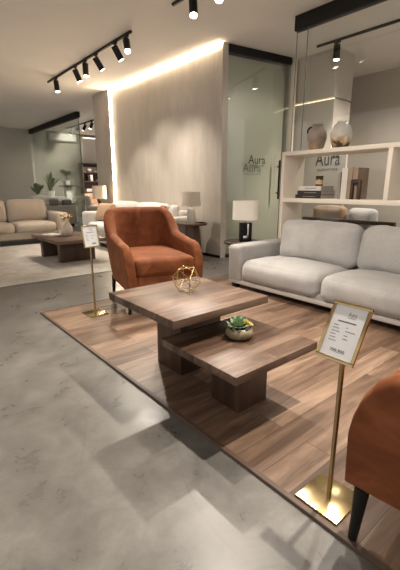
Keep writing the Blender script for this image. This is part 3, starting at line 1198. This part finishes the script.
vase('mottled brown grey vase with a dark handle on top of the cream shelf', (4.05, 2.705, 1.522),
     [(0.062, 0.0), (0.072, 0.01), (0.092, 0.06), (0.110, 0.13), (0.112, 0.17), (0.098, 0.22), (0.068, 0.255), (0.055, 0.268), (0.056, 0.285), (0.066, 0.292)],
     M['vase_a'], True)
vase('white vase with gold and dark brown glaze on top of the cream shelf', (4.05, 2.395, 1.522),
     [(0.068, 0.0), (0.080, 0.01), (0.104, 0.07), (0.116, 0.13), (0.112, 0.18), (0.092, 0.235), (0.062, 0.268), (0.052, 0.276), (0.056, 0.288)],
     M['vase_b'])


def book(name, label, loc, size, rotz, cover, group, upright=False, title=True):
    """Flat book: size = (spine length, width, thickness); spine on local -X side."""
    t = thing(name, label, 'book', loc, rotz, group)
    l, wd, th = size
    c = 0.003
    bm = bm_new()
    add_box(bm, (0, -l / 2, 0), (wd, l / 2, c))
    add_box(bm, (0, -l / 2, th - c), (wd, l / 2, th))
    add_box(bm, (0, -l / 2, c), (c, l / 2, th - c))
    o1 = obj('cover', bm, cover, t)
    o2 = boxo('pages', (c, -l / 2 + 0.004, c), (wd - 0.004, l / 2 - 0.004, th - c), M['pages'], t)
    if title:
        bm = bm_new()
        rr = random.Random(hash(label) % 1000 if False else len(label))
        x = -l * 0.32
        add_box(bm, (-0.0006, -l * 0.30, th * 0.42), (0, l * 0.20, th * 0.60))
        o3 = obj('title_band', bm, M['bookgrey'] if cover is not M['bookwhite'] else M['greyink'], t)
    return t


bz = 0.984
rb = R(-5)
book('book', 'black book at the bottom of the shelf stack', (3.90, 2.675, bz), (0.37, 0.26, 0.042), rb, M['bookblack'], 'stacked books under the candle')
book('book', 'black book in the middle of the shelf stack', (3.905, 2.662, bz + 0.042), (0.345, 0.255, 0.046), rb, M['bookblack'], 'stacked books under the candle')
book('book', 'white book on top of the shelf stack, under the candle', (3.915, 2.665, bz + 0.088), (0.325, 0.235, 0.052), rb, M['bookwhite'], 'stacked books under the candle')
t = thing('candle_jar', 'amber candle jar with cream label on the book stack', 'candle', (4.01, 2.60, bz + 0.140))
bm = bm_new()
add_lathe(bm, [(0.040, 0), (0.043, 0.004), (0.043, 0.088), (0.038, 0.095)], 28)
obj('jar', bm, M['amber'], t, True)
bm = bm_new()
add_lathe(bm, [(0.0438, 0.020), (0.0438, 0.068)], 28, cap=False)
obj('paper_label', bm, M['label'], t, True)
bm = bm_new()
add_lathe(bm, [(0.042, 0.095), (0.044, 0.097), (0.044, 0.112), (0.042, 0.114)], 28)
obj('lid', bm, M['blackwood'], t, True)


def vbook(label, y, th, h, wd, m, lean=0.0):
    t = thing('book', label, 'book', (3.90, y, bz), 0, 'upright books on the cream shelf')
    t.rotation_euler = (lean, 0, 0)
    bm = bm_new()
    c = 0.003
    add_box(bm, (0, 0, 0), (wd, c, h))
    add_box(bm, (0, th - c, 0), (wd, th, h))
    add_box(bm, (0, c, 0), (c, th - c, h))
    obj('cover', bm, m, t)
    boxo('pages', (c, c, 0.004), (wd - 0.004, th - c, h - 0.004), M['pages'], t)
    return t


vbook('slim grey brown upright book beside the book stack', 2.262, 0.028, 0.285, 0.20, M['bookgrey'], R(-1.5))
vbook('thick white upright book between brown ones on the cream shelf', 2.190, 0.066, 0.325, 0.23, M['bookwhite'])
vbook('tall brown upright book next to the white one on the cream shelf', 2.135, 0.052, 0.325, 0.23, M['bookbrown'])
vbook('brown upright book behind the carved wooden stool ornament', 2.075, 0.055, 0.325, 0.23, M['bookbrown'])
t = thing('wooden_ornament', 'small arched dark wood ornament in front of the upright books', 'ornament', (3.876, 2.07, bz))
bm = bm_new()
add_box(bm, (-0.02, -0.055, 0.0), (0.02, -0.028, 0.17), 0.006)
add_box(bm, (-0.02, 0.028, 0.0), (0.02, 0.055, 0.17), 0.006)
obj('leg', bm, M['walnut_dark'], t, True)
bm = bm_new()
add_cushion(bm, (-0.022, -0.06, 0.155), (0.022, 0.06, 0.205), 0.02, (0, 0, 0), 6)
obj('arch', bm, M['walnut_dark'], t, True)

# ================================================================== INNER ROOM
t = thing('display_panel', 'grey green display panel with dark Aura lettering behind the shelf', 'panel', (5.56, 3.70, FZ))
boxo('board', (0, -0.53, 0), (0.04, 0.30, 1.70), M['sage'], t)
text('lettering', 'Aura', 0.205, 0.435, frame4((-0.002, -0.215, 1.565), (0, -1, 0), (0, 0, 1)), M['ink'], t)
text('small_lettering', 'FURNITURE', 0.032, 0.36, frame4((-0.002, -0.225, 1.400), (0, -1, 0), (0, 0, 1)), M['ink'], t)

t = thing('lounge_chair', 'tan lounge chair with a dark wood frame seen under the shelf board', 'armchair', (5.0, 2.92, FZ))
bm = bm_new()
add_cushion(bm, (-0.13, -0.17, 0.40), (0.03, 0.33, 0.86), 0.06, (0.03, 0.0, 0.02), 10, 0.004, 2)
obj('back_cushion', bm, M['tan_fab'], t, True)
bm = bm_new()
add_cushion(bm, (-0.08, -0.80, 0.26), (0.42, 0.36, 0.42), 0.05, (0.0, 0.0, 0.02), 10)
obj('seat_cushion', bm, M['tan_fab'], t, True)
bm = bm_new()
add_box(bm, (-0.22, -0.90, 0.655), (-0.15, 0.42, 0.705), 0.006)
add_box(bm, (-0.20, -0.90, 0.20), (0.42, 0.40, 0.255), 0.006)
obj('wood_frame', bm, M['walnut_dark'], t, True)
for x in (-0.17, 0.38):
    for y in (-0.86, 0.36):
        boxo('leg', (x - 0.03, y - 0.03, 0), (x + 0.03, y + 0.03, 0.66 if x < 0 else 0.22), M['walnut_dark'], t)
bm = bm_new()
add_cushion(bm, (4.90, 2.32, 0.44), (5.05, 2.72, 0.84), 0.09, (0.04, 0, 0), 10, 0.004, 4)
o = obj('throw_pillow', bm, M['linen'], None, True)
tag(o, 'pale grey pillow leaning in the lounge chair behind the shelf', 'pillow')

# ================================================================== PLASTER WALL: ROUND TABLE, LAMP, WHITE SOFA
t = thing('side_table', 'round wooden pedestal side table by the plaster wall', 'side table', (3.80, 4.72, FZ))
bm = bm_new()
add_lathe(bm, [(0.235, 0.545), (0.242, 0.550), (0.242, 0.572), (0.236, 0.577)], 40)
obj('tabletop', bm, M['walnut_top'], t, True)
bm = bm_new()
add_lathe(bm, [(0.165, 0.0), (0.165, 0.01), (0.115, 0.545)], 6)
obj('pedestal', bm, M['walnut_mid'], t)

t = thing('table_lamp', 'table lamp with beige shade and white stone body on the round table', 'lamp', (3.78, 4.72, 0.565))
bm = bm_new()
add_lathe(bm, [(0.062, 0.0), (0.066, 0.008), (0.070, 0.08), (0.068, 0.17), (0.056, 0.215), (0.030, 0.238), (0.012, 0.243)], 28)
obj('lamp_base', bm, M['ceramic'], t, True)
bm = bm_new()
add_tube(bm, [(0, 0, 0.24), (0, 0, 0.36)], 0.012, 10)
add_tube(bm, [(-0.143, 0, 0.36), (0.143, 0, 0.36)], 0.003, 6)
obj('lamp_stem', bm, M['black'], t, True)
bm = bm_new()
add_lathe(bm, [(0.150, 0.262), (0.148, 0.262), (0.145, 0.478), (0.147, 0.478), (0.150, 0.262)], 40, cap=False)
obj('lamp_shade', bm, M['shadetan'], t, True)

o = bm_new()
add_lathe(o, [(0.03, 0.0), (0.055, 0.006), (0.062, 0.02), (0.055, 0.018), (0.01, 0.010)], 24)
o = obj('dish', o, M['walnut_dark'], None, True)
o.location = (3.86, 4.56, 0.565)
tag(o, 'small dark dish on the round table beside the stone lamp', 'dish')

ws = thing('sofa', 'white sofa along the plaster wall behind the rust armchair', 'sofa', (3.62, 6.31, FZ))


def wpart(name, lo, hi, m, r=0.05, puff=(0, 0, 0), n=8, wr=0.0, seed=0.0, mat=None):
    bm = bm_new()
    add_cushion(bm, (lo[0] - 3.62, lo[1] - 6.42, lo[2]), (hi[0] - 3.62, hi[1] - 6.42, hi[2]), r, puff, n, wr, seed, mat)
    return obj(name, bm, m, ws, True)


wpart('base', (3.22, 5.15, 0.07), (4.10, 7.70, 0.30), M['white_fab'], 0.03)
wpart('arm', (3.20, 5.08, 0.07), (4.12, 5.32, 0.65), M['white_fab'], 0.05)
wpart('arm', (3.20, 7.50, 0.07), (4.12, 7.76, 0.65), M['white_fab'], 0.05)
wpart('backrest', (3.88, 5.25, 0.20), (4.12, 7.60, 0.74), M['white_fab'], 0.05)
for a, b in ((5.54, 6.50), (6.51, 7.49)):
    wpart('seat_cushion', (3.20, a if a > 6 else 5.33, 0.28), (3.95, b, 0.45), M['white_fab'], 0.06, (0.01, 0, 0.02))
    wpart('back_cushion', (3.72, a, 0.42), (3.93, b, 0.845), M['white_fab'], 0.08, (0.04, 0, 0.02), 10, 0.006, a, Matrix.Rotation(R(9), 4, 'Y'))
for x, y in ((3.28, 5.2), (3.28, 7.6), (4.04, 5.2), (4.04, 7.6)):
    bm = bm_new()
    add_box(bm, (x - 0.03 - 3.62, y - 0.03 - 6.42, 0), (x + 0.03 - 3.62, y + 0.03 - 6.42, 0.075), 0.004)
    obj('foot', bm, M['blackwood'], ws, True)


def pillow(label, c, size, m, ry=0.0, rz=0.0, seed=0.0):
    bm = bm_new()
    h = Vector(size) / 2
    add_cushion(bm, -h, h, min(size) * 0.5, (0.03, 0, 0), 10, 0.004, seed)
    o = obj('throw_pillow', bm, m, None, True)
    o.location = c
    o.rotation_euler = (0, ry, rz)
    tag(o, label, 'pillow')
    return o


pillow('white throw pillow at the lamp end of the white sofa', (3.86, 5.30, 0.645), (0.12, 0.20, 0.36), M['white_fab'], R(8), R(6), 1)
pillow('dark rust throw pillow on the white sofa, nearest the white throw pillow', (3.74, 5.475, 0.635), (0.11, 0.22, 0.36), M['terra'], R(8), R(-25), 2)
pillow('tan throw pillow in the middle of the white sofa, behind the armchair', (3.56, 6.55, 0.60), (0.12, 0.34, 0.32), M['tancush'], R(22), R(-10), 3)
pillow('tan throw pillow at the pilaster end of the white sofa', (3.52, 7.18, 0.63), (0.14, 0.52, 0.36), M['tancush'], R(20), R(6), 4)

# lamp on a dark table beyond the white sofa
t = thing('side_table', 'small black side table at the foot of the pilaster', 'side table', (3.86, 8.12, FZ))
bm = bm_new()
add_lathe(bm, [(0.20, 0.52), (0.205, 0.525), (0.205, 0.545), (0.20, 0.55)], 28)
obj('tabletop', bm, M['blackwood'], t, True)
bm = bm_new()
add_lathe(bm, [(0.15, 0.0), (0.15, 0.015), (0.025, 0.03), (0.025, 0.52)], 20)
obj('pedestal', bm, M['black'], t, True)
t = thing('table_lamp', 'table lamp with beige drum shade and black body in front of the pilaster', 'lamp', (3.86, 8.12, 0.538))
bm = bm_new()
add_lathe(bm, [(0.062, 0.0), (0.070, 0.03), (0.060, 0.10), (0.035, 0.15), (0.045, 0.20), (0.030, 0.26), (0.012, 0.28), (0.010, 0.38)], 20)
obj('lamp_base', bm, M['blackwood'], t, True)
bm = bm_new()
add_lathe(bm, [(0.155, 0.33), (0.153, 0.33), (0.148, 0.615), (0.150, 0.615), (0.155, 0.33)], 32, cap=False)
obj('lamp_shade', bm, M['shadetan'], t, True)
bm = bm_new()
add_tube(bm, [(-0.150, 0, 0.38), (0.150, 0, 0.38)], 0.003, 6)
obj('shade_ring', bm, M['black'], t, True)

# ================================================================== FAR SEATING GROUP
bm = bm_new()
add_box(bm, (0.2, 4.677, FZ), (3.0, 8.0, FZ + 0.012), 0.004)
rg = obj('rug', bm, M['rug'])
tag(rg, 'large pale rug under the farther coffee table', 'rug')
RGZ = FZ + 0.012
t = thing('coffee_table', 'farther walnut coffee table on the pale rug with the blush vase', 'coffee table', (2.25, 5.98, RGZ))
boxo('tabletop', (-0.385, -0.60, 0.31), (0.385, 0.60, 0.36), M['walnut_top'], t, 0.003)
boxo('leg_panel', (-0.26, -0.34, 0), (0.29, -0.22, 0.31), M['walnut_leg_shaded'], t, 0.002)
boxo('leg_panel', (-0.29, 0.36, 0), (0.26, 0.48, 0.31), M['walnut_leg_shaded'], t, 0.002)

t = thing('vase', 'small blush vase of gold blooms on the farther coffee table', 'vase', (2.26, 5.98, 0.36))
bm = bm_new()
add_lathe(bm, [(0.045, 0.0), (0.058, 0.008), (0.076, 0.06), (0.078, 0.10), (0.066, 0.15), (0.044, 0.185), (0.036, 0.20), (0.036, 0.212), (0.028, 0.21), (0.02, 0.17)], 28)
obj('body', bm, M['pink'], t, True)
rnd = random.Random(9)
for i in range(7):
    a = 2 * PI * i / 7
    bm = bm_new()
    tip = Vector((0.075 * math.cos(a), 0.075 * math.sin(a), 0.27 + rnd.uniform(-0.015, 0.05)))
    add_tube(bm, [(0.01 * math.cos(a), 0.01 * math.sin(a), 0.19), tip * 0.6 + Vector((0, 0, 0.10)), tip], 0.003, 6)
    for k in range(5):
        leaf_mesh(bm, tip, a + k * 1.25, R(25), 0.055, 0.030, 0.006, 0.6)
    obj('bloom', bm, M['gold'], t, True)
bm = bm_new()
add_box(bm, (-0.10, -0.14, 0), (0.10, 0.14, 0.022), 0.003)
o = obj('book', bm, M['bookwhite'], None, True)
o.location = (2.07, 6.18, 0.36)
o.rotation_euler = (0, 0, R(15))
tag(o, 'closed white book on the farther coffee table', 'book')
bm = bm_new()
add_lathe(bm, [(0.035, 0), (0.038, 0.004), (0.038, 0.07), (0.032, 0.072), (0.03, 0.05)], 20)
o = obj('candle_jar', bm, M['ceramic'], None, True)
o.location = (2.22, 6.16, 0.36)
tag(o, 'small white cup candle next to the blush vase', 'candle')

bs = thing('sofa', 'beige sofa facing the farther coffee table', 'sofa', (2.0, 8.55, FZ))


def bpart(name, lo, hi, m, r=0.06, puff=(0, 0, 0), n=8, wr=0.0, seed=0.0, mat=None):
    bm = bm_new()
    add_cushion(bm, (lo[0] - 2.0, lo[1] - 8.55, lo[2]), (hi[0] - 2.0, hi[1] - 8.55, hi[2]), r, puff, n, wr, seed, mat)
    return obj(name, bm, m, bs, True)


bpart('base', (0.95, 8.12, 0.10), (3.08, 8.98, 0.26), M['beige_fab'], 0.03)
bpart('arm', (2.83, 8.08, 0.10), (3.10, 9.0, 0.615), M['beige_fab'], 0.06)
bpart('arm', (0.93, 8.08, 0.10), (1.20, 9.0, 0.615), M['beige_fab'], 0.06)
bpart('backrest', (1.15, 8.78, 0.24), (2.90, 9.0, 0.74), M['beige_fab'], 0.06)
for a, b in ((1.20, 2.01), (2.02, 2.83)):
    bpart('seat_cushion', (a, 8.06, 0.24), (b, 8.85, 0.43), M['beige_fab'], 0.07, (0, 0.015, 0.02))
    bpart('back_cushion', (a, 8.60, 0.40), (b, 8.82, 0.87), M['beige_fab'], 0.09, (0, 0.04, 0.02), 10, 0.006, a, Matrix.Rotation(R(-9), 4, 'X'))
for x, y in ((1.0, 8.16), (3.02, 8.16), (1.0, 8.92), (3.02, 8.92)):
    boxo('foot', (x - 0.03 - 2, y - 0.03 - 8.55, 0), (x + 0.03 - 2, y + 0.03 - 8.55, 0.11), M['blackwood'], bs)

# taupe sofa seen from behind with white cushions
gs = thing('sofa', 'low taupe daybed with white cushions farther back by the glass partition', 'sofa', (3.95, 11.3, FZ))
boxo('base', (-0.62, -0.25, 0.09), (0.54, 0.62, 0.625), M['greyfront'], gs, 0.02)
boxo('plinth', (-0.55, -0.18, 0.0), (0.47, 0.55, 0.09), M['blackwood'], gs)
for a, b in ((-0.60, -0.04), (-0.03, 0.52)):
    bm = bm_new()
    add_cushion(bm, (a, 0.02, 0.622), (b, 0.20, 0.90 if a < -0.3 else 0.80), 0.07, (0, 0.02, 0.01), 8)
    obj('back_cushion', bm, M['white_fab'], gs, True)
pillow('dark grey pillow on the low taupe daybed, near its middle', (3.90, 11.20, 0.705), (0.10, 0.26, 0.19), M['grey_fab'], 0, R(80), 5)
pillow('dark grey pillow at the glass end of the low taupe daybed', (4.28, 11.20, 0.695), (0.10, 0.30, 0.17), M['grey_fab'], 0, R(95), 6)


# plants behind
def leafy(bm, c, n, ln, wd, rnd, spread=0.25, up=70):
    for i in range(n):
        a = rnd.uniform(0, 2 * PI)
        r = rnd.uniform(0, spread)
        leaf_mesh(bm, (c[0] + r * math.cos(a) * 0.4, c[1] + r * math.sin(a) * 0.4, c[2] + rnd.uniform(-0.02, 0.05)), a, R(rnd.uniform(up - 35, up)), ln * rnd.uniform(0.7, 1.1),
                  wd, 0.012, -0.5)


rnd = random.Random(21)


def potted(label, loc, pot, pm, n, ln, wd, up=80, stem=0.0):
    t = thing('potted_plant', label, 'plant', loc)
    r, h = pot
    bm = bm_new()
    add_lathe(bm, [(r * 0.8, 0), (r * 0.85, 0.01), (r, h * 0.97), (r, h), (r * 0.9, h), (r * 0.88, h - 0.03)], 24)
    obj('pot', bm, pm, t, True)
    bm = bm_new()
    leafy(bm, (0, 0, h + stem), n, ln, wd, rnd, r, up)
    obj('foliage', bm, M['plantleaf'], t, True)
    if stem:
        bm = bm_new()
        add_tube(bm, [(0, 0, h - 0.03), (0.03, 0.01, h + stem * 0.5), (0, 0, h + stem + 0.02)], 0.014, 8)
        obj('stem', bm, M['walnut_dark'], t, True)
    return t


t = thing('plant_stand', 'long white plant bench behind the low taupe daybed', 'stand', (4.18, 12.5, FZ))
boxo('bench_top', (-0.42, -0.2, 0.80), (0.36, 0.2, 0.86), M['plastic'], t, 0.004)
for x in (-0.38, 0.32):
    boxo('leg_panel', (x - 0.03, -0.18, 0), (x + 0.03, 0.18, 0.80), M['plastic'], t)
PZ = 0.86 + FZ
potted('upright spiky plant in a white pot on the plant bench', (4.26, 12.5, PZ), (0.15, 0.17), M['plastic'], 12, 0.58, 0.13, 88)
potted('broad leaved plant in a small pot at the end of the plant bench', (3.88, 12.48, PZ), (0.07, 0.06), M['ceramic'], 7, 0.36, 0.2, 85)
t = thing('pedestal', 'white display column with a dark tray behind the glass partition', 'stand', (5.02, 13.0, FZ))
boxo('column', (-0.10, -0.10, 0), (0.10, 0.10, 1.16), M['plastic'], t, 0.004)
boxo('tray', (-0.24, -0.2, 1.16), (0.24, 0.2, 1.20), M['blackwood'], t, 0.004)
potted('bushy round plant in a white pot on the display column', (5.0, 13.0, 1.20 + FZ), (0.11, 0.16), M['plastic'], 60, 0.26, 0.12, 60, 0.16)
potted('low trailing plant standing at the foot of the display column', (4.78, 12.15, FZ), (0.13, 0.50), M['plastic'], 18, 0.42, 0.12, 60)
potted('small plant in a white pot behind the glass partition edge', (5.45, 12.5, FZ), (0.12, 0.55), M['plastic'], 14, 0.28, 0.12, 60)

# wall things
t = thing('air_conditioner', 'white wall air conditioner high on the far wall', 'air conditioner', (5.69, 14.98, 2.93))
bm = bm_new()
add_cushion(bm, (-0.50, -0.24, -0.15), (0.50, 0.0, 0.15), 0.04, (0, 0.01, 0), 6)
obj('casing', bm, M['plastic'], t, True)
boxo('vent', (-0.46, -0.245, -0.145), (0.46, -0.17, -0.105), M['grey_fab'], t)
boxo('logo_plate', (-0.04, -0.254, 0.0), (0.04, -0.24, 0.015), M['bookgrey'], t)
bm = bm_new()
add_box(bm, (5.90, 14.975, 1.60), (6.18, 15.0, 1.83), 0.004)
o = obj('picture_frame', bm, M['greige'], None, True)
tag(o, 'small pale square plaque on the far wall', 'picture')

# far bookcase
t = thing('bookcase', 'dark wood bookcase against the far wall', 'bookcase', (6.85, 14.62, FZ))
for x in (-0.60, 0.36, 0.60):
    boxo('upright', (x - 0.02, -0.16, 0), (x + 0.02, 0.16, 2.05), M['walnut_mid'], t)
for z in (0.06, 0.50, 0.95, 1.36, 1.70, 2.03):
    boxo('shelf_board', (-0.62, -0.16, z - 0.018), (0.62, 0.16, z + 0.018), M['walnut_mid'], t)
boxo('back_board', (-0.62, 0.15, 0), (0.62, 0.17, 2.05), M['walnut_mid'], t)
BX, BY = 6.85, 14.55


def small(name, label, cat, lo, hi, m, bev=0.004, group=None):
    o = boxo(name, lo, hi, m, None, bev)
    tag(o, label, cat, group)
    return o


z1, z2, z3 = FZ + 1.718, FZ + 1.378, FZ + 0.968
small('picture_frame', 'pale picture leaning on the upper shelf of the far bookcase', 'picture', (6.32, 14.66, z1), (6.92, 14.69, z1 + 0.20), M['greige'])
bm = bm_new()
add_lathe(bm, [(0.04, 0), (0.085, 0.03), (0.10, 0.08), (0.075, 0.13), (0.04, 0.15)], 18)
o = obj('vase', bm, M['ceramic'], None, True)
o.location = (6.55, 14.54, z1)
tag(o, 'round pale vase on the upper shelf of the far bookcase', 'vase')
small('book', 'flat pale book on the upper shelf of the far bookcase', 'book', (6.74, 14.47, z1), (7.0, 14.62, z1 + 0.05), M['bookwhite'])
small('book', 'black upright book on the middle shelf of the far bookcase', 'book', (6.44, 14.47, z2), (6.53, 14.64, z2 + 0.22), M['bookblack'])
small('book', 'white upright book on the middle shelf of the far bookcase', 'book', (6.545, 14.47, z2), (6.65, 14.64, z2 + 0.24), M['bookwhite'])
small('book', 'short pale book lying on the middle shelf of the far bookcase', 'book', (6.82, 14.47, z2), (7.06, 14.62, z2 + 0.07), M['bookgrey'])
small('box', 'white storage box on the lower shelf of the far bookcase', 'box', (6.36, 14.47, z3), (6.9, 14.64, z3 + 0.12), M['bookwhite'])
small('book', 'white tall book in the narrow bay of the far bookcase', 'book', (7.26, 14.47, z2), (7.33, 14.64, z2 + 0.24), M['bookwhite'])


def simple_chair(label, loc, rotz, m, s=1.0):
    t = thing('armchair', label, 'armchair', loc, rotz)
    bm = bm_new()
    add_cushion(bm, (-0.34, -0.36, 0.26), (0.34, 0.30, 0.44), 0.06, (0, 0.01, 0.02), 8)
    obj('seat', bm, m, t, True)
    bm = bm_new()
    add_cushion(bm, (-0.34, 0.16, 0.40), (0.34, 0.34, 0.92), 0.08, (0, 0.03, 0.02), 8, 0, 0, Matrix.Rotation(R(-12), 4, 'X'))
    obj('backrest', bm, m, t, True)
    for sx in (-1, 1):
        bm = bm_new()
        add_cushion(bm, (sx * 0.37 - 0.05, -0.36, 0.22), (sx * 0.37 + 0.05, 0.32, 0.60), 0.045, (0, 0, 0), 6)
        obj('arm', bm, m, t, True)
        for sy in (-0.3, 0.27):
            boxo('leg', (sx * 0.34 - 0.02, sy - 0.02, 0), (sx * 0.34 + 0.02, sy + 0.02, 0.27), M['blackwood'], t)
    return t


simple_chair('beige armchair just past the pilaster by the glass partition edge', (5.25, 11.25, FZ), R(70), M['beige_fab'])
simple_chair('orange leather armchair in front of the far bookcase', (5.95, 12.75, FZ), R(35), M['orange_fab'])
